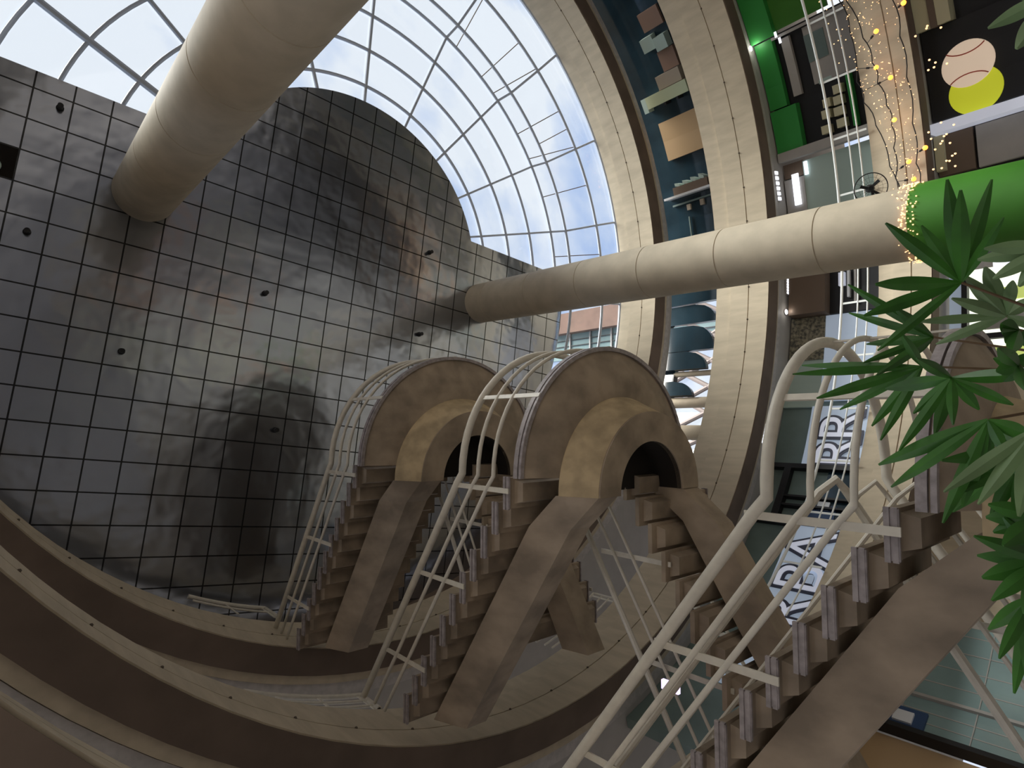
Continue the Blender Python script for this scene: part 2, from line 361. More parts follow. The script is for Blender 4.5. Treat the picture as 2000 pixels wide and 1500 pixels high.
# ------------------------------------------------------------------ stairs
def half_sweep(cx, cy, prof, t0=180, t1=360, n=40):
    fr = []
    for i in range(n + 1):
        a = math.radians(t0 + (t1 - t0) * i / n); fr.append([Vector((cx + r * math.cos(a), cy + r * math.sin(a), z)) for r, z in prof])
    return MB().sweep(fr)
def stair(label, cx, cy, zl, R, rise, run, nup, ndn, drift=0.0, rr=1.0, beam=1.0, plate=0.09):
    root = thing('concrete_staircase', (cx, cy, zl - ndn * rise), label, 'staircase', 'stacked half turn staircases')
    k = R / 1.52 * beam
    ro, bo, bi, ri = 1.12 * k, .94 * k, .62 * k, .54 * k
    part(half_sweep(cx, cy, [(R, zl), (R, zl - .06), (ro, zl - .24), (0.04, zl - .24), (0.04, zl)]), 'landing', 'conc_stair', root, True)
    cb = cy + .2 * k
    part(half_sweep(cx, cb, [(ro, zl - .24), (bo, zl - .66), (bi, zl - .66), (bi, zl - .24)]), 'landing_beam', 'conc_beam', root, True)
    part(half_sweep(cx, cb, [(bo - .004, zl - .661), (bo - .004, zl - .68), (bi - .03, zl - .68), (bi - .03, zl - .60), (bi - .015, zl - .60), (bi - .015, zl - .661)]), 'beam_soffit_shade', 'conc_stair', root, True)  # thin cap in browner concrete, paints shade onto the beam underside
    part(half_sweep(cx, cb, [(bi - .004, zl - .66), (bi - .03, zl - .66), (bi - .03, zl - .28), (.03, zl - .28), (.03, zl - .25), (bi - .004, zl - .25)]), 'recess_shade', 'recess', root, True)  # added liner, near black to paint the shade inside the beam hollow
    tr = half_sweep(cx, cy, [(R + .035, zl + .015), (R + .035, zl - .05), (R + .001, zl - .05), (R + .001, zl + .015)])
    part(tr, 'edge_trim', 'plate', root, True)
    part(half_sweep(cx, cy, [(R + .03, zl - .065), (R + .03, zl - .10), (R - .02, zl - .10), (R - .02, zl - .065)]), 'edge_trim', 'plate', root, True)
    L = run + .05
    def treads(side, cnt, up):
        for i in range(cnt):
            y0 = cy + i * run; z1 = zl + (i + 1) * rise if up else zl - (i + 1) * rise
            sh = -side * 0 + drift * i * (1 if up else .6)
            xo = cx + side * R + sh * 1; xi = cx + side * .06 + sh
            xa, xb = min(xo, xi), max(xo, xi)
            mb = MB(); mb.aabb(xa, xb, y0, y0 + L, z1 - .055, z1)
            # riser block hanging under the tread, set back from the ends
            xa2, xb2 = xa + .09, xb - .09
            zz = z1 - .055
            yb0, yb1 = (y0 + .03, y0 + run) 
            low = zz - rise * .55
            mb.add([(xa2, yb0, zz), (xb2, yb0, zz), (xb2, yb1, zz), (xa2, yb1, zz), (xa2 + .03, yb0 + .03, low), (xb2 - .03, yb0 + .03, low), (xb2 - .03, yb1 - .03, low), (xa2 + .03, yb1 - .03, low)],
                   [(0, 1, 2, 3), (4, 7, 6, 5), (0, 4, 5, 1), (1, 5, 6, 2), (2, 6, 7, 3), (3, 7, 4, 0)])
            t_ = part(mb, 'tread', 'conc_stair', root)
            # grooved light end plate on the open side
            mb = MB(); xe = xo + side * .012
            for q in (0, 1):
                zc = z1 + .01 - q * (plate * .52) ; mb.box((xe - side * q * .006, y0 + L / 2, zc - plate * .20), (.013, 0, 0), (0, L / 2 + .01, 0), (0, 0, plate * .20))
            mb.box((xo + side * .004, y0 + L / 2, z1 - plate * .45), (.01, 0, 0), (0, L / 2, 0), (0, 0, plate * .45))
            o = mb.build('end_plate', 'plate', None); o.parent = t_
    treads(-1, nup, True); treads(1, ndn, False)
    # spine beams under each flight
    def spine(side, cnt, up):
        s_ = 1 if up else -1
        def sec(i):
            y = cy + i * run if i > 0 else cb; z = zl + s_ * i * rise; sh = drift * i * (1 if up else .6)
            ztop = z - .16 - (0 if up else rise); zbot = z - .64 - (0 if up else .12) if i > 0 else zl - .66
            if i == 0: ztop = zl - .2
            return [Vector((cx + side * a + sh, y, b)) for a, b in ((ro, ztop), (bo, zbot), (bi, zbot), (ri, ztop))]
        fr = [sec(0), sec(2)] + [sec(cnt + .4)]
        part(MB().sweep(fr), 'spine_beam', 'conc_stair', root)
    spine(-1, nup, True); spine(1, ndn, False)
    # handrails
    hs = (.95, .64, .36); rad = (.045 * rr, .024 * rr, .024 * rr)
    def path(h, upn, dnn, off):
        p = []
        i = upn + .2
        p.append(Vector((cx - R - off + drift * i, cy + i * run, zl + i * rise + h + .06)))
        p.append(Vector((cx - R - off, cy + .12, zl + h + .1)))
        for a in range(180, 361, 6):
            t = math.radians(a); p.append(Vector((cx + (R + off) * math.cos(t), cy + (R + off) * math.sin(t), zl + h)))
        p.append(Vector((cx + R + off, cy + .1, zl + h - .05)))
        p.append(Vector((cx + R + off + drift * dnn * .6, cy + dnn * run, zl - dnn * rise + h)))
        return p
    for q, h in enumerate(hs): part(MB().tube(path(h, nup, ndn, .03), rad[q], 12), 'handrail' if q == 0 else 'guard_rail', 'rail', root, True)
    # inner rails of the two flights, joined round the well
    for q, h in enumerate(hs):
        i = nup; p = [Vector((cx - .09 + drift * i, cy + i * run, zl + i * rise + h + .06)), Vector((cx - .09, cy + .05, zl + h + .1)), Vector((cx, cy - .06, zl + h)), Vector((cx + .09, cy + .05, zl + h - .05)), Vector((cx + .09 + drift * ndn * .6, cy + ndn * run, zl - ndn * rise + h))]
        part(MB().tube(p, rad[q] * .8, 8), 'inner_rail', 'rail', root, True)
    def post(b, h, tang):
        b = Vector(b); t = Vector(tang).normalized(); nrm = t.cross(Vector((0, 0, 1)))
        mb = MB(); mb.box(b + Vector((0, 0, (h - .1) / 2)), t * .028 * rr, nrm * .008, (0, 0, (h + .08) / 2)); part(mb, 'rail_post', 'rail', root)
    for a in (216, 268, 320):
        t = math.radians(a); post((cx + (R + .03) * math.cos(t), cy + (R + .03) * math.sin(t), zl), .95, (-math.sin(t), math.cos(t), 0))
    for i in (0, 4, 8):
        if i < nup: post((cx - R - .03 + drift * i, cy + (i + .5) * run, zl + (i + 1) * rise), .95, (0, 1, 0))
    for i in (3, 7, 11):
        if i >= ndn: continue
        post((cx + R + .03, cy + (i + .5) * run, zl - (i + 1) * rise), .95, (0, 1, 0)); post((cx + .09, cy + (i + .5) * run, zl - (i + 1) * rise), .95, (0, 1, 0))
    return root
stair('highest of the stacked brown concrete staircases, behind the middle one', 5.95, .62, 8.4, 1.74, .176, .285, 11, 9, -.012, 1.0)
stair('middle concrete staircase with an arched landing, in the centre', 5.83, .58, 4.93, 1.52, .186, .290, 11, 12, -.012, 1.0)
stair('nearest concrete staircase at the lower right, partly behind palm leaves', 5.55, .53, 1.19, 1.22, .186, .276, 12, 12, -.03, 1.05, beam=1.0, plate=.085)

# ------------------------------------------------------------------ railings on the galleries
def rail_run(name, k, off, z0, hs, th0, th1, dpost, label, m='railw', r0=.028, ends=False, r1=.016):
    root = thing(name, pol((th0 + th1) / 2, rin(k, th0, RING[k]['zb']) + off, z0), label, 'railing')
    R_ = lambda a: rin(k, a, RING[k]['zt']) + off
    for q, h in enumerate(hs):
        n_ = max(4, int(abs(th1 - th0) / 2)); p = [pol(th0 + (th1 - th0) * i / n_, R_(th0), z0 + h) for i in range(n_ + 1)]
        if ends:
            a = p[0].copy(); p = [Vector((a.x, a.y, z0 + .02)), Vector((a.x, a.y, z0 + h - .08))] + p
        part(MB().tube(p, r0 if q == 0 else r1, 10), 'top_rail' if q == 0 else 'guard_rail', m, root, True)
    a = min(th0, th1) + .5
    while a < max(th0, th1):
        b = pol(a, R_(th0), z0); t = (pol(a + .5, R_(th0), z0) - b).normalized(); nr = t.cross(Vector((0, 0, 1)))
        part(MB().box(b + Vector((0, 0, hs[0] / 2)), t * .022, nr * .006, (0, 0, hs[0] / 2)), 'rail_post', m, root)
        a += dpost
    return root
rail_run('gallery_railing', 1, -.02, 4.62, (.72, .38, .18), -60, 62, 8.7, 'long white railing of thin rails along the lowest gallery, in front of the shops')
rail_run('gallery_railing', 2, .05, 8.4, (.62, .38, .17), 101, 113.5, 4.4, 'short pale railing with a looped end at the foot of the middle stair', 'rail', .04, True, .024)
rail_run('gallery_railing', 3, -.02, 11.8, (.80, .45), 104, 114.5, 5, 'short pale railing on the top parapet, left of the far stair', 'rail', .04, True, .02)
rail_run('gallery_railing', 2, .05, 8.4, (.60, .35, .15), 64, 76, 4, 'short pale railing seen between the flights of the middle staircase', 'rail', .03, True, .02)

# ------------------------------------------------------------------ gallery walls and shopfronts
RW = 9.75
def patch(mb, t0, t1, z0, z1, r=RW, d=.06, t0b=None, t1b=None):
    """curved board with thickness; t0b/t1b = angles at the bottom edge"""
    t0b = t0 if t0b is None else t0b; t1b = t1 if t1b is None else t1b
    n_ = max(1, int(abs(t1 - t0) / 3)); fr = []
    for i in range(n_ + 1):
        f = i / n_; a = t0 + (t1 - t0) * f; b = t0b + (t1b - t0b) * f
        fr.append([pol(a, r, z1), pol(a, r - d, z1), pol(b, r - d, z0), pol(b, r, z0)])
    return mb.sweep(fr)
def wallseg(t0, t1, z0, z1, m, name='wall_gallery'):
    return struct(patch(MB(), t0, t1, z0, z1, RW + .22, .2), name, m)
wallseg(-75, 3, 7.33, 12.6, 'darkblue', 'wall_top_gallery')
hb = [(3, 11.2), (8, 11.0), (15, 10.74), (21, 10.74), (25, 10.36), (32, 10.0), (40, 9.8)]
mb = MB(); mb.sweep([[pol(t, 10.0, z), pol(t, 10.2, z), pol(t, 10.2, 12.6), pol(t, 10.0, 12.6)] for t, z in hb]); struct(mb, 'wall_lattice_header', 'darkblue')
wallseg(-75, -38, 3.9, 7.08, 'teal', 'wall_middle_gallery'); wallseg(-14.5, 75, 3.9, 7.08, 'teal', 'wall_middle_gallery')
wallseg(-75, 3, -1.5, 3.67, 'black', 'wall_lower_gallery'); wallseg(20, 51, -1.5, 3.67, 'conc', 'wall_lower_gallery'); wallseg(65.2, 80, -1.5, 3.67, 'tan', 'wall_lower_gallery')
def boards(root, items):
    for nm, m, a in items: part(patch(MB(), *a), nm, m, root)
def shop(name, th, z, label, cat, items, group=None):
    root = thing(name, pol(th, RW, z), label, cat, group); boards(root, items); return root
# top gallery display boards (each hangs on the dark glass wall)
for nm, m, a, lb in [('display_board', 'brown', (-46.5, -43.6, 9.1, 9.72, RW, .10), 'brown board at the top of the dark upper gallery glass'),
                 ('display_box', 'mint', (-43.0, -40.8, 9.5, 9.88, RW, .25), 'pale mint box, left one of the pair on the upper gallery glass'),
                 ('display_box', 'mint', (-42.3, -40.1, 9.12, 9.47, RW, .3), 'pale mint box, right one of the pair on the upper gallery glass'),
                 ('display_board', 'brown', (-40.0, -36.8, 9.1, 9.6, RW, .12), 'brown board below the pair of mint boxes'),
                 ('display_box', 'beige', (-36.7, -34.5, 9.1, 9.85, RW, .25), 'beige box between brown board and pale green shelf'),
                 ('display_board', 'tan', (-29.5, -22.9, 9.0, 10.3, RW, .12), 'large plain tan board on the upper gallery glass')]:
    o = patch(MB(), *a).build(nm, m); tag(o, lb, 'board' if 'board' in nm else 'box')
root = thing('wall_shelf', pol(-33, RW, 9.8), 'pale green shelf with two dark brackets on the upper gallery glass', 'shelf')
boards(root, [('shelf_panel', 'lime', (-34.4, -32.4, 9.0, 10.4, RW, .3)), ('side_panel', 'mint', (-34.4, -31.9, 10.35, 10.5, RW, .3)), ('bracket', 'black', (-32.4, -31.9, 9.35, 9.42, RW, .3)), ('bracket', 'black', (-32.4, -31.9, 9.75, 9.82, RW, .3)), ('back_panel', 'brown', (-34.48, -34.4, 9.0, 9.9, RW, .2))])
root = thing('awning', pol(-17.5, RW, 9.8), 'brown and white striped wedge shaped awning beside the column', 'awning')
boards(root, [('awning_body', 'bronze', (-18.0, -16.6, 9.1, 10.25, RW, .3)), ('front_edge', 'white', (-16.6, -16.2, 9.0, 10.6, RW, .32))])
for i in range(4): boards(root, [('white_stripe', 'mint', (-19.0 + .1 * i, -18.2, 9.2 + .27 * i, 9.36 + .27 * i, RW, .28, -18.4, -17.9))])
root = thing('shop_window', pol(-11, RW, 9.8), 'dark blue shop window with small pale boxes above the column', 'window')
boards(root, [('frame_strip', 'teal', (-15.2, -14.9, 9.0, 10.5, RW, .06)), ('mullion', 'teal', (-12.5, -6, 10.0, 10.03, RW, .05)), ('small_box', 'beige', (-14.6, -13.6, 9.9, 10.02, RW, .08)), ('small_box', 'beige', (-14.8, -13.8, 9.45, 9.57, RW, .08)), ('pale_box', 'mint', (-8.5, -6.5, 9.3, 9.55, RW, .1)), ('pale_box', 'mint', (-8.0, -6.2, 9.62, 9.85, RW, .1))])
# columns and lattice window at the right of the top gallery
for i, (th, r_) in enumerate([(15.4, .085), (20.7, .16), (26.2, .22), (31.8, .26)]):
    o = MB().tube([pol(th, 10.08, 7.33), pol(th, 10.08, 10.78 if th < 22 else 10.4)], r_, 28).build('gallery_post', 'conc_col', None, True)
    tag(o, ['thinnest round post in front of the lattice window', 'second thinnest round post in front of the lattice window', 'thick round post in front of the lattice window', 'thickest round post, lowest before the lattice window'][i], 'post', 'round posts before the lattice window')
root = thing('lattice_window', pol(18, 13, 9.8), 'diagonal grey lattice window with blue sky behind', 'window')
for i in range(13):
    th = -4 + i * 4.2
    for s_ in (1, -1):
        p = [pol(th + s_ * (j * 2.1), 13.0, 7.6 + j * .95) for j in range(0, 8)]
        part(MB().tube(p, .085, 8), 'lattice_bar', 'lattice', root)
part(patch(MB(), -8, 60, 7.33, 14.0, 13.15, .02), 'pane', 'glass', root)
for i, (t0, t1, zc, hgt) in enumerate([(3.2, 6.6, 9.40, 0), (7.0, 11.6, 9.42, 1), (11.7, 15.0, 9.62, 2), (17.2, 19.9, 9.95, 3)]):
    mb = MB(); fr = []
    for j in range(9):
        f = j / 8; a = t0 + (t1 - t0) * f; zlow = zc + (f ** .5) * 0 + (1 - math.sqrt(max(0, 1 - (1 - f) ** 2))) * .7 - f * .05
        fr.append([pol(a, 9.98, 11.6), pol(a, 9.83, 11.6), pol(a, 9.83, zlow), pol(a, 9.98, zlow)])
    o = mb.sweep(fr).build('dark_glass_fin', 'darkblue')
    tag(o, ['dark blue curved glass fin touching the column', 'second dark curved fin below the column', 'third dark curved fin, just above the thinnest post', 'smallest dark curved fin between two posts'][i], 'glass fin', 'dark fins before the lattice window')
# green shop
root = thing('green_shop', pol(-27, RW, 4.0), 'shopfront framed in bright green with dark interior behind white railing', 'shop')
boards(root, [('green_fascia', 'green', (-60, -34.2, 6.5, 7.07, RW, .3)), ('green_board', 'greenwrap', (-60, -34.6, 5.3, 6.5, RW, .1)), ('green_panel', 'green', (-34.0, -24.2, 6.62, 7.05, RW, .2)), ('green_panel', 'green', (-24.0, -17.6, 6.4, 7.05, RW, .25)),
    ('dark_opening', 'black', (-34.2, -17.6, 3.9, 7.05, RW + .1, .06)), ('grey_post', 'plaster', (-33.3, -25.0, 6.25, 6.45, RW, .12)), ('back_wall', 'plaster', (-60, -35.0, 4.0, 5.2, RW, .06)),
    ('grey_wall', 'plaster', (-33.4, -25.5, 4.0, 5.95, RW, .05)), ('window_panes', 'mint', (-28.2, -25.3, 5.55, 5.85, RW, .05)), ('glass_case', 'teal', (-32.3, -28.6, 5.5, 5.95, RW, .08)), ('green_counter', 'green', (-25.2, -18.0, 5.12, 5.22, RW, .2)),
    ('frame_bar', 'plaster', (-17.6, -16.2, 3.9, 7.05, RW, .3)), ('lower_rail', 'plaster', (-34.0, -33.6, 4.0, 7.0, RW, .2))])
random.seed(3)
for i, (t, z, s_) in enumerate([(-24.3, 5.32, .2), (-23.0, 5.62, .17), (-22.8, 5.35, .2), (-21.5, 5.66, .2), (-21.3, 5.38, .2), (-19.4, 5.72, .2), (-19.6, 5.36, .2)]):
    o = patch(MB(), t, t + 1.2, z, z + s_, RW, .25).build('stool', 'cream'); tag(o, 'pale square stool, %s in the green shop' % ['uppermost left', 'second from top, left column', 'second from top, right column', 'middle left', 'middle right', 'lowest left', 'lowest right'][i], 'stool', 'pale stools in the green shop')
for t, z in ((-34.6, 6.42), (-33.6, 6.36)):
    o = patch(MB(), t, t + .8, z, z + .05, RW - .3, .03).build('strip_light', 'lampsoft'); tag(o, 'tiny pale strip light at the green shop corner, %s of two' % ('upper' if t < -34 else 'lower'), 'light', 'strip lights at the green shop')
root = thing('grey_shop', pol(-8, RW, 4.0), 'plain grey shopfront above the column with an illuminated panel', 'shop')
boards(root, [('wall_panel', 'mint', (-15.6, 0, 3.9, 6.55, RW, .08)), ('brown_reveal', 'bronze', (-15.8, -13.6, 6.55, 7.05, RW, .06)), ('soffit_panel', 'plaster', (-13.4, 1.2, 6.55, 7.05, RW, .12))])
o = patch(MB(), -14.0, -9.2, 6.66, 6.82, RW - .14, .05).build('light_panel', 'lampsoft'); tag(o, 'bright rectangular light panel on the grey shopfront', 'light')
o = patch(MB(), -15.4, -13.4, 6.42, 6.5, RW - .1, .05).build('light_panel', 'lampsoft'); tag(o, 'small narrow bright panel beside the brown bar', 'light')
root = thing('dark_kiosk', pol(5, RW, 4.0), 'dark square kiosk under the column with a stone panel', 'shop')
boards(root, [('dark_box', 'bronze', (1.4, 8.6, 6.1, 7.0, RW, .4)), ('opening', 'black', (1.4, 8.6, 4.4, 6.1, RW, .1)), ('shelf_row', 'trimgrey', (1.5, 7.5, 5.45, 5.5, RW, .2)), ('shelf_row', 'white', (2.5, 6.5, 5.6, 5.66, RW, .2)), ('lamp_shelf', 'lavender', (2.6, 4.6, 5.72, 5.86, RW, .2)),
    ('stone_panel', 'stone', (8.7, 15.5, 6.2, 7.05, RW, .1)), ('blue_panel', 'sky_panel', (8.7, 22.0, 4.2, 6.2, RW, .06)), ('pale_panel', 'mint', (15.5, 23, 6.2, 7.05, RW, .06))])
# sign shop
root = thing('lettered_shop_sign', pol(42, RW, 5.0), 'pale blue shop sign with big dark outlined letters on its side', 'sign')
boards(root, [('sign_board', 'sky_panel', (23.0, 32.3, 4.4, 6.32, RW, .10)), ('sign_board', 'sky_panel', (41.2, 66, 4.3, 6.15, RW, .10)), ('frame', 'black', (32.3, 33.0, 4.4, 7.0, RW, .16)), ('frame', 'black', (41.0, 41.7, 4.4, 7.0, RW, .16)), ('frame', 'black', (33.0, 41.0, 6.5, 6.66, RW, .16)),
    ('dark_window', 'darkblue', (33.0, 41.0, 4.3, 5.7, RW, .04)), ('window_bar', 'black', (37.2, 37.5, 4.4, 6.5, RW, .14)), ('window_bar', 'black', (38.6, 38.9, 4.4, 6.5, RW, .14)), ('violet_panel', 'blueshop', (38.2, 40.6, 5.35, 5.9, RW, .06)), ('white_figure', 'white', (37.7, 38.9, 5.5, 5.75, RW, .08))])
def glyph(ch, size, th, z, r, m, off, dz, parent, name, rot=0):
    cu_ = bpy.data.curves.new('t', 'FONT'); cu_.body = ch; cu_.size = size; cu_.extrude = .012; cu_.offset = off; cu_.align_x = 'CENTER'
    ob = bpy.data.objects.new('t', cu_); COL.objects.link(ob); dg = bpy.context.evaluated_depsgraph_get(); dg.update()
    me = bpy.data.meshes.new_from_object(ob.evaluated_get(dg)); bpy.data.objects.remove(ob)
    p = pol(th, r, z); a = math.radians(th)
    # local x -> along the wall so that it reads left to right from the void, local y -> up, local z -> toward the void
    ex = Vector((math.sin(a), -math.cos(a), 0)); ey = Vector((0, 0, 1)); ez = Vector((-math.cos(a), -math.sin(a), 0))
    me.transform(Matrix(((ex.x, ey.x, ez.x, p.x), (ex.y, ey.y, ez.y, p.y), (ex.z, ey.z, ez.z, p.z), (0, 0, 0, 1))))
    me.materials.clear(); o = link(name, me, m); rel(o, parent); return o
for ch, th in (('C', 59.0), ('R', 54.6), ('B', 49.6), ('A', 45.0), ('R', 30.3), ('R', 26.2)):
    glyph(ch, 1.32, th, 5.14, RW - .13, 'navy', .055, 0, root, 'letter_outline'); glyph(ch, 1.32, th, 5.14, RW - .155, 'lavender', -.012, 0, root, 'letter')
# lower gallery: black panel with baseball and tennis ball
root = thing('sports_sign', pol(-20, RW, 2.8), 'black sign panel with a big baseball overlapping a yellow tennis ball', 'sign')
boards(root, [('panel', 'black', (-26.2, -14.9, 1.6, 3.66, RW, .2))])
def disc(th, z, rad, r, m, nm, parent):
    c = pol(th, r, z); a = math.radians(th); ex = Vector((math.sin(a), -math.cos(a), 0)); ey = Vector((0, 0, 1)); nz = Vector((-math.cos(a), -math.sin(a), 0)); n_ = 40
    fr = []
    for h, s_ in ((0, 1), (.03, .98), (.06, .8), (.075, .5), (.08, .1)): fr.append([c + nz * h + (ex * math.cos(2 * PI * k / n_) + ey * math.sin(2 * PI * k / n_)) * rad * s_ for k in range(n_)])
    return part(MB().sweep(fr), nm, m, parent, True), c, ex, ey, nz
disc(-17.2, 2.86, .47, RW - .21, 'ballyellow', 'tennis_ball', root)
b_, c_, ex, ey, nz = disc(-20.6, 2.92, .46, RW - .28, 'ballwhite', 'baseball', root)
for s_ in (-1, 1):
    p = [c_ + nz * .083 + ex * (s_ * (.46 - .26 * math.cos(t) * 1.0)) + ey * (.40 * math.sin(t)) for t in [(-.95 + .19 * q) for q in range(11)]]
    o = MB().tube(p, .012, 6).build('stitching', 'redpaint'); o.parent = b_; 
root = thing('black_shop', pol(-5, RW, 1.0), 'dark shopfront with a white shelf beam below the sports sign', 'shop')
boards(root, [('white_beam', 'lavender', (-14.5, -13.2, .8, 3.66, RW, .5)), ('dark_panel', 'bronze', (-13.0, -7.8, 3.0, 3.66, RW, .15)), ('cream_panel', 'cream', (-13.0, -8.4, 3.5, 3.67, RW, .3)), ('grey_door', 'plaster', (-13.0, -7.8, 0, 2.95, RW, .12)), ('cream_box', 'cream', (-33, -26.3, 3.05, 3.66, RW, .5)), ('grey_strip', 'bronze', (-33, -26.2, 3.28, 3.4, RW, .53))])
root = thing('bright_shop', pol(11, RW, 1.0), 'sunlit shop windows glimpsed behind the palm leaves', 'shop')
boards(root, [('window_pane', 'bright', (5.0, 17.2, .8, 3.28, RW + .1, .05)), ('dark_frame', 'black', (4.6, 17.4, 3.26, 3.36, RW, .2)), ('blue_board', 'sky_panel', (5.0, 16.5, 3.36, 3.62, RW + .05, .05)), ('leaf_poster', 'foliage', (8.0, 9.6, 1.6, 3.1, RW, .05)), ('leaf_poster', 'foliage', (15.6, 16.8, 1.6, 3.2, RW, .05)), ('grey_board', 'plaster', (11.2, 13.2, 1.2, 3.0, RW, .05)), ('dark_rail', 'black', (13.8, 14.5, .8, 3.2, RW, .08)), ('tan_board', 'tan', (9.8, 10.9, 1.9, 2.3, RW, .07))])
# glass storefront at the lower right, below the nearest stair
root = thing('tall_storefront', pol(58, RW, -1.5), 'pale glass storefront with thin joints under the nearest staircase', 'shop')
items = [('glass_panel', 'bldg_glass', (51, 65, -1.5, 3.67, RW, .1)), ('black_frame', 'black', (64.6, 65.1, -1.5, 3.67, RW, .2)), ('blue_board', 'blueshop', (62.4, 64.5, 2.95, 3.6, RW - .1, .05)), ('white_disc', 'white', (63.0, 64.2, 3.1, 3.35, RW - .15, .04)), ('lower_band', 'plaster', (60.4, 60.7, -1.5, 3.67, RW, .16))]
for t in (52.5, 54.5, 56.5, 58.5, 62, 63.2): items.append(('joint', 'plaster', (t, t + .1, -1.5, 3.6, RW, .11)))
for z in (.6, 1.5, 2.4, 3.3): items.append(('joint', 'plaster', (51, 64.6, z, z + .015, RW, .11)))
boards(root, items)

# ------------------------------------------------------------------ lamps
def pointlamp(p, e, c=(1, .93, .84), size=.15):
    l_ = bpy.data.lights.new('lamp_light', 'POINT'); l_.energy = e; l_.color = c; l_.shadow_soft_size = size
    o = bpy.data.objects.new('lamp_light', l_); COL.objects.link(o); o.location = p; return o
def downlight(th, r, z, label, rad=.075, e=25, group=None):
    p = pol(th, r, z); root = thing('downlight', p, label, 'light', group)
    part(MB().tube([p + Vector((0, 0, 0)), p + Vector((0, 0, -.03))], rad * 1.35, 20), 'bezel', 'trimgrey', root, True)
    part(MB().tube([p + Vector((0, 0, -.03)), p + Vector((0, 0, -.045))], rad, 20), 'lens', 'lamp', root, True)
    if e: l = pointlamp(p + Vector((0, 0, -.15)), e, (1, .95, .88), .08); rel(l, root)
downlight(-34.0, 9.35, 7.09, 'round downlight in the gallery soffit beside the green shop', .06, 1.5)
downlight(7.9, 9.35, 7.09, 'round downlight in the gallery soffit below the column', .06, 1.5)
def striplight(th, r, z, label, ln=.5, tilt=0):
    p = pol(th, r, z); root = thing('louvre_light', p, label, 'light'); a = math.radians(th); t = Vector((-math.sin(a), math.cos(a), 0)); n_ = Vector((math.cos(a), math.sin(a), 0))
    part(MB().box(p + Vector((0, 0, -.02)), t * ln / 2, n_ * .09, (0, 0, .02)), 'housing', 'trimgrey', root)
    for i in range(6): part(MB().box(p + t * ((i - 2.5) / 6 * ln) + Vector((0, 0, -.05)), t * ln * .05, n_ * .08, (0, 0, .012)), 'lamp_slat', 'lampsoft', root)
striplight(-12.6, 9.2, 7.09, 'slatted white light fitting in the soffit above the column', .8)
striplight(3.6, 9.7 - .3, 6.1 + .98, 'slatted white light fitting in the soffit below the column', .45)
striplight(29.5, 9.0, 7.09, 'slatted white light fitting beside the thick curved handrail', .5)
# violet lit sign glimpsed between the lower stairs
o = MB().aabb(5.29, 5.33, 2.60, 2.69, 3.60, 3.80).build('violet_sign', 'purple'); tag(o, 'small glowing violet sign glimpsed between the lower stair treads', 'sign')

# ------------------------------------------------------------------ string lights on the lowest parapet
def fest(name, co, label, bulbs, m='bulb', r=8.17):
    root = thing(name, pol(co[0][0], r, co[0][1]), label, 'string lights')
    p = []
    for (a, za), (b, zb_) in zip(co[:-1], co[1:]):
        for q in range(4): f = q / 4; p.append(pol(a + (b - a) * f, r, za + (zb_ - za) * f - .05 * math.sin(PI * f)))
    p.append(pol(co[-1][0], r, co[-1][1]))
    part(MB().tube(p, .011, 5), 'wire', 'black', root)
    for th, z in bulbs:
        q = min(p, key=lambda v: (v - pol(th, r, z)).length); c = pol(th, r - .03, z)
        b = part(MB().sphere(c, .048, 12, 8), 'bulb', m, root, True)
        mb = MB().tube([c + (q - c) * .35, c + (q - c) * .35 + (c - q).normalized() * -.06], .022, 8); o = mb.build('socket', 'black'); o.parent = b
        o = MB().tube([c, q], .007, 4).build('lead', 'black'); o.parent = b
    return root
fest('string_lights', [(-50, 4.7), (-40, 4.62), (-34.5, 4.6), (-30.0, 4.54), (-22.8, 4.6), (-19.6, 4.53), (-15.8, 4.37), (-9.3, 4.2), (-4.2, 4.08)], 'black festoon wire along the upper edge of the lowest parapet, few amber bulbs', [(-23.7, 4.19), (-21.6, 3.97), (-9.1, 3.84), (-6.4, 3.78)])
fest('string_lights', [(-50, 4.6), (-40, 4.5), (-34.1, 4.47), (-28.3, 4.32), (-24.5, 4.24), (-21.6, 4.21), (-18.0, 4.11), (-15.0, 4.07), (-11.7, 4.08), (-7.2, 4.1), (-3.6, 4.05)], 'black festoon wire across the middle of the lowest parapet with large amber bulbs', [(-28.4, 4.06), (-15.6, 4.0)], r=8.12)
fest('string_lights', [(-50, 3.75), (-31.3, 3.7), (-26.5, 3.7), (-20.9, 3.7), (-14.4, 3.71), (-8.6, 3.72), (-5.2, 3.7)], 'black festoon wire along the bottom edge of the lowest parapet', [(-30.4, 3.53), (-10.4, 3.53)])
random.seed(11); mb = MB()
for i in range(420):
    th = random.uniform(-46, -3.5); u = random.random(); z = 3.6 + (u ** .8) * (.95 if th < -20 else .75 - .012 * (th + 20))
    mb.sphere(pol(th, 8.16 - random.uniform(0, .05), z), random.choice((.007, .009, .012)), 5, 4)
for i in range(40): mb.sphere(pol(random.uniform(-40, -24), 8.6, random.uniform(4.65, 5.1)), .013, 5, 4)
for i in range(26):                                            # strands hanging below the parapet
    th = random.choice((-21.4, -16.2, -10.6, -7.7, -13.4, -26)) + random.uniform(-1, 1); mb.sphere(pol(th, 8.2, random.uniform(2.95, 3.5)), .022, 5, 4)
o = mb.build('fairy_lights', 'tiny'); tag(o, 'curtain of tiny warm fairy lights over the lowest parapet', 'fairy lights', kind='stuff')
mb = MB()
for i in range(330):
    a = random.uniform(0, 2 * PI); z = 2.62 + random.gauss(0, .07); c = P1(z); mb.sphere((c.x + .57 * math.cos(a), c.y + .57 * math.sin(a), z), random.choice((.009, .011, .014)), 5, 4)
o = mb.build('fairy_lights', 'tiny'); tag(o, 'dense band of tiny warm fairy lights around the column at the green wrap', 'fairy lights', kind='stuff')
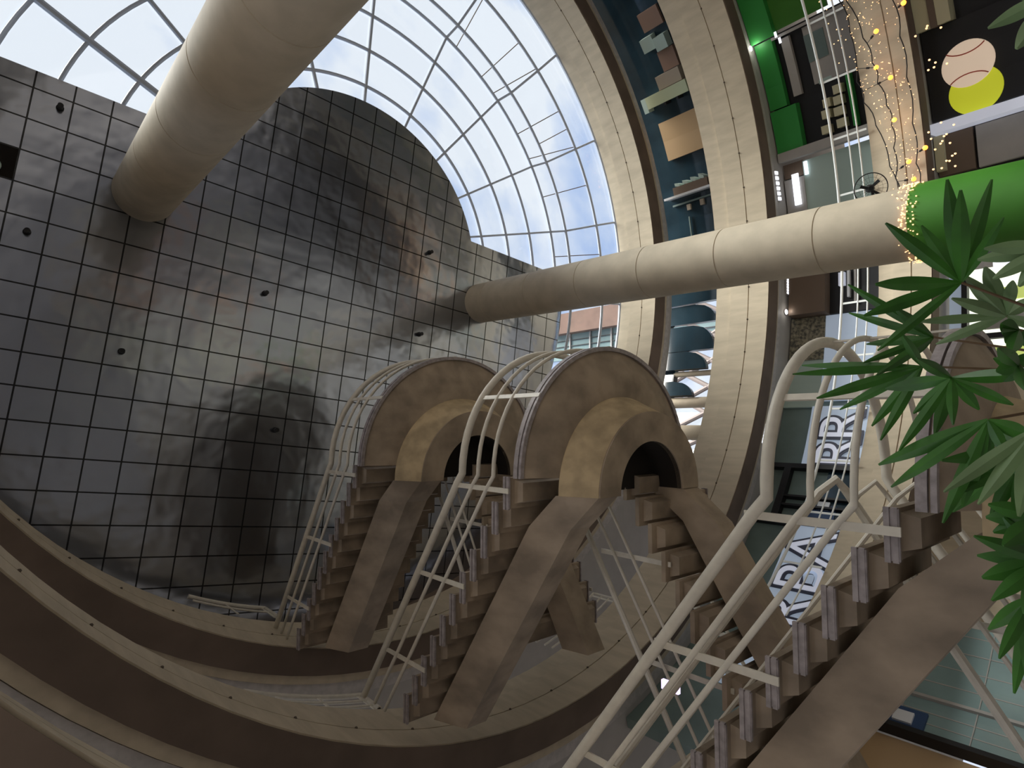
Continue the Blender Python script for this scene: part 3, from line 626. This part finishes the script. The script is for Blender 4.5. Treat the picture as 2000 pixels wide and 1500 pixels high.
lp = pointlamp(pol(-15.6, 7.9, 4.0), 2, (1, .6, .3), .1)

# ------------------------------------------------------------------ wall fan
fc = pol(-5.8, 7.6, 4.42); root = thing('wall_fan', pol(-3, 8.2, 4.05), 'black caged wall fan mounted above the thinner column', 'fan')
ax = (Vector((0, 0, 0)) - fc).normalized(); ax = (ax + Vector((0, 0, -.5)) * .3).normalized(); u = ax.orthogonal().normalized(); v = ax.cross(u)
circ = lambda r_, h=0, n_=36: [fc + ax * h + (u * math.cos(2 * PI * k / n_) + v * math.sin(2 * PI * k / n_)) * r_ for k in range(n_ + 1)]
cage = MB().tube(circ(.31), .011, 6)
for r_ in (.22, .13): cage.tube(circ(r_, .06 * (1 - r_ / .31)), .0025, 4)
for k in range(20):
    d_ = u * math.cos(2 * PI * k / 20) + v * math.sin(2 * PI * k / 20); cage.tube([fc + d_ * .31, fc + d_ * .18 + ax * .05, fc + d_ * .04 + ax * .06], .0025, 4)
part(cage, 'cage', 'black', root)
part(MB().tube([fc - ax * .22, fc - ax * .18, fc - ax * .04, fc + ax * .03], [.05, .085, .08, .05], 16), 'motor', 'black', root, True)
bl = MB()
for k in range(3):
    a = 2 * PI * k / 3; d_ = u * math.cos(a) + v * math.sin(a); e_ = ax.cross(d_)
    bl.add([fc + d_ * .05 - e_ * .02 + ax * .01, fc + d_ * .20 - e_ * .05 + ax * .03, fc + d_ * .21 + e_ * .02, fc + d_ * .05 + e_ * .03, fc + d_ * .05 - e_ * .02 + ax * .016, fc + d_ * .20 - e_ * .05 + ax * .036, fc + d_ * .21 + e_ * .02 + ax * .006, fc + d_ * .05 + e_ * .03 + ax * .006], [(0, 1, 2, 3), (7, 6, 5, 4), (0, 4, 5, 1), (1, 5, 6, 2), (2, 6, 7, 3), (3, 7, 4, 0)])
part(bl, 'blades', 'black', root)
wb = pol(-3.2, 8.22, 4.06)
part(MB().tube([fc - ax * .15, fc - ax * .25 + Vector((0, .05, -.05)), wb + Vector((-.15, 0, 0)), wb], .028, 8), 'arm', 'black', root, True)
part(MB().sphere(wb, .07), 'bracket', 'black', root, True)

# ------------------------------------------------------------------ building outside, beyond the glass slope
root = thing('outside_building', (28, -6, 15), 'neighbouring building with brown balcony soffit and glass front, outside the roof', 'building')
def outb(t0, t1, z0, z1, r, d, m, nm): part(patch(MB(), t0, t1, z0, z1, r, d), nm, m, root)
outb(-4.6, -.8, 16.8, 21.6, 15.0, .5, 'bldg_soffit', 'brown_panel')
outb(-.8, 4, -1.5, 21.6, 15.2, .2, 'bldg_glass', 'glass_front')
for t in (.3, 1.4, 2.5): outb(t, t + .12, 10, 21.6, 14.98, .06, 'black', 'mullion')
for z in (17.6, 18.9, 20.2): outb(-.8, 4, z, z + .08, 14.98, .06, 'trimgrey', 'transom')
outb(-7.5, -7.35, 14, 22, 15, .1, 'trimgrey', 'mullion'); outb(-6.0, -5.9, 14, 22, 15, .1, 'trimgrey', 'mullion')

# ------------------------------------------------------------------ palm in the foreground
FR = [
((1.393, -0.272, 0.297), [(1.223, -0.369, 0.369), (1.199, -0.254, 0.382), (1.261, -0.21, 0.424), (1.249, -0.139, 0.399), (1.25, -0.43, 0.279), (1.228, -0.398, 0.256), (1.357, -0.446, 0.236), (1.368, -0.392, 0.351), (1.337, -0.366, 0.219)], 0),
((1.563, -0.223, 0.261), [(1.392, -0.284, 0.291), (1.389, -0.243, 0.312), (1.441, -0.213, 0.384), (1.537, -0.174, 0.378), (1.406, -0.297, 0.262), (1.434, -0.269, 0.227), (1.579, -0.257, 0.218), (1.534, -0.189, 0.207)], 1),
((1.686, -0.208, 0.419), [(1.57, -0.343, 0.561), (1.669, -0.29, 0.597), (1.643, -0.201, 0.55), (1.545, -0.146, 0.525), (1.479, -0.11, 0.477), (1.583, -0.153, 0.458), (1.516, -0.263, 0.449)], 0),
((1.459, -0.094, 0.335), [(1.368, -0.088, 0.205), (1.313, -0.034, 0.217), (1.439, -0.029, 0.289), (1.314, 0.0, 0.303), (1.422, -0.023, 0.394), (1.337, 0.05, 0.397), (1.455, -0.077, 0.453), (1.292, -0.123, 0.349), (1.453, 0.021, 0.367)], 0),
((1.591, -0.132, 0.419), [(1.397, -0.117, 0.625), (1.535, -0.149, 0.663), (1.433, -0.061, 0.588), (1.566, -0.037, 0.589), (1.528, 0.003, 0.507), (1.45, 0.033, 0.465), (1.412, -0.19, 0.407)], 0),
((1.375, -0.009, 0.264), [(1.379, 0.082, 0.448), (1.37, 0.125, 0.424), (1.319, 0.179, 0.327), (1.416, 0.106, 0.281), (1.287, 0.037, 0.229), (1.248, 0.085, 0.203), (1.394, 0.155, 0.313), (1.32, 0.018, 0.199)], 0),
((1.188, 0.004, 0.17), [(1.058, 0.098, 0.259), (1.105, 0.117, 0.229), (1.201, 0.141, 0.199), (1.083, 0.103, 0.141)], 1),
((1.269, 0.215, 0.182), [(1.13, 0.168, 0.241), (1.249, 0.217, 0.264), (1.213, 0.245, 0.251), (1.173, 0.269, 0.232), (1.207, 0.145, 0.219), (1.223, 0.293, 0.203)], 0),
((1.26, -0.283, 0.146), [(1.233, -0.275, 0.239), (1.221, -0.237, 0.218), (1.204, -0.285, 0.224), (1.245, -0.223, 0.19)], 1),
((1.304, 0.282, 0.205), [(1.162, 0.351, 0.225), (1.276, 0.436, 0.23), (1.313, 0.352, 0.267), (1.188, 0.382, 0.196)], 0),
((1.135, -0.625, 0.109), [(1.106, -0.595, 0.187), (1.03, -0.51, 0.145), (1.149, -0.669, 0.173)], 1),
((1.482, 0.049, 0.229), [(1.36, 0.123, 0.304), (1.478, 0.176, 0.349), (1.37, 0.166, 0.267), (1.339, 0.176, 0.226), (1.308, 0.065, 0.321), (1.54, 0.0, 0.279)], 0),
((1.281, -0.097, 0.201), [(1.32, -0.116, 0.241), (1.262, -0.089, 0.228), (1.289, -0.073, 0.224), (1.151, -0.116, 0.204), (1.149, -0.052, 0.176), (1.299, -0.119, 0.19)], 0),
((1.324, -0.162, 0.205), [(1.273, -0.169, 0.22), (1.268, -0.153, 0.218), (1.278, -0.137, 0.216), (1.201, -0.112, 0.197), (1.355, -0.133, 0.198)], 0),
((1.229, 0.142, 0.179), [(1.182, 0.124, 0.232), (1.214, 0.171, 0.234), (1.125, 0.176, 0.206), (1.211, 0.148, 0.242), (1.26, 0.205, 0.205)], 0),
]
base = Vector((1.75, -.1, -1.15))
root = thing('lady_palm', (1.75, -.1, -1.5), 'leafy lady palm with fan shaped fronds in the right foreground', 'plant')
part(MB().tube([(1.75, -.1, -1.5), (1.75, -.1, -1.2), (1.75, -.1, -1.05)], [.22, .30, .32], 28), 'pot', 'bronze', root, True)
part(MB().tube([(1.75, -.1, -1.06), (1.75, -.1, -1.03)], .29, 28), 'soil', 'groove', root, True)
rnd = random.Random(5)
def blade(mb, h, t, wd, bend):
    h, t = Vector(h), Vector(t); ln = (t - h).length; d_ = (t - h).normalized(); sd_ = d_.cross(h.normalized()).normalized(); up = sd_.cross(d_)
    fr = []; K = 16
    for i in range(K + 1):
        f = i / K; c = h + (t - h) * f + up * (bend * 4 * f * (1 - f) * ln)
        w_ = wd * (0.20 + 0.80 * math.sin(min(1, f * 2.0) * PI / 2)) * (1 if f < .55 else 1 - .85 * ((f - .55) / .45) ** 1.6)
        fo = w_ * .35; th_ = .0009
        fr.append([c - sd_ * w_ + up * fo, c - up * th_, c + sd_ * w_ + up * fo, c + up * th_ * 1.5])
    mb.sweep(fr)
for h, tips, pale in FR:
    mb = MB()
    for t in tips: blade(mb, h, t, rnd.uniform(.0095, .0145), rnd.uniform(-.05, .05))
    h = Vector(h)
    leaf = part(mb, 'frond', 'leafpale' if pale else 'leaf', root, True)
    mid = Vector((1.75, -.1, .1)) * .5 + h * .5 + Vector((.12, 0, -.06))
    st = MB().tube([base + Vector((rnd.uniform(-.1, .1), rnd.uniform(-.1, .1), .08)), Vector((1.78 + rnd.uniform(-.1, .1), -.1 + rnd.uniform(-.08, .08), -.35)), mid, h], [.006, .005, .0035, .0025], 7)
    part(st, 'stalk', 'stem', root, True)

# ------------------------------------------------------------------ round tables on the ground floor (seen in the mirrored ceiling)
def table(x_, y_, m, label):
    root = thing('round_table', (x_, y_, -1.5), label, 'table', 'round tables reflected in the ceiling')
    part(MB().tube([(x_, y_, -.78), (x_, y_, -.75)], .75, 40), 'tabletop', m, root, True)
    part(MB().tube([(x_, y_, -1.47), (x_, y_, -.78)], .05, 12), 'pedestal', 'black', root, True)
    part(MB().tube([(x_, y_, -1.5), (x_, y_, -1.46)], .3, 24), 'foot', 'black', root, True)
TL = {(4.0, -5.3): 'terracotta round table, mirrored just below the end of the thick column', (7.2, -5.2): 'terracotta round table, mirrored in the middle of the ceiling', (3.9, -2.9): 'cream round table, mirrored below the thick column, lower left', (6.7, -2.9): 'cream round table, mirrored left of the far stair landing',
      (8.6, -1.2): 'terracotta round table, mirrored nearest the far stair', (4.9, -8.0): 'terracotta round table, mirrored right beside the thick column end', (7.4, -8.2): 'cream round table, mirrored highest, towards the rounded ceiling end'}
for x_, y_, m in [(4.0, -5.3, 'wood'), (7.2, -5.2, 'wood'), (3.9, -2.9, 'cream'), (6.7, -2.9, 'cream'), (8.6, -1.2, 'wood'), (4.9, -8.0, 'wood'), (7.4, -8.2, 'cream')]:
    table(x_, y_, m, TL[(x_, y_)])

# ------------------------------------------------------------------ raise everything so that the ground floor is z = 0
for o in list(COL.objects):
    if o.parent is None and o.name != 'sun': o.location.z += CAM_Z
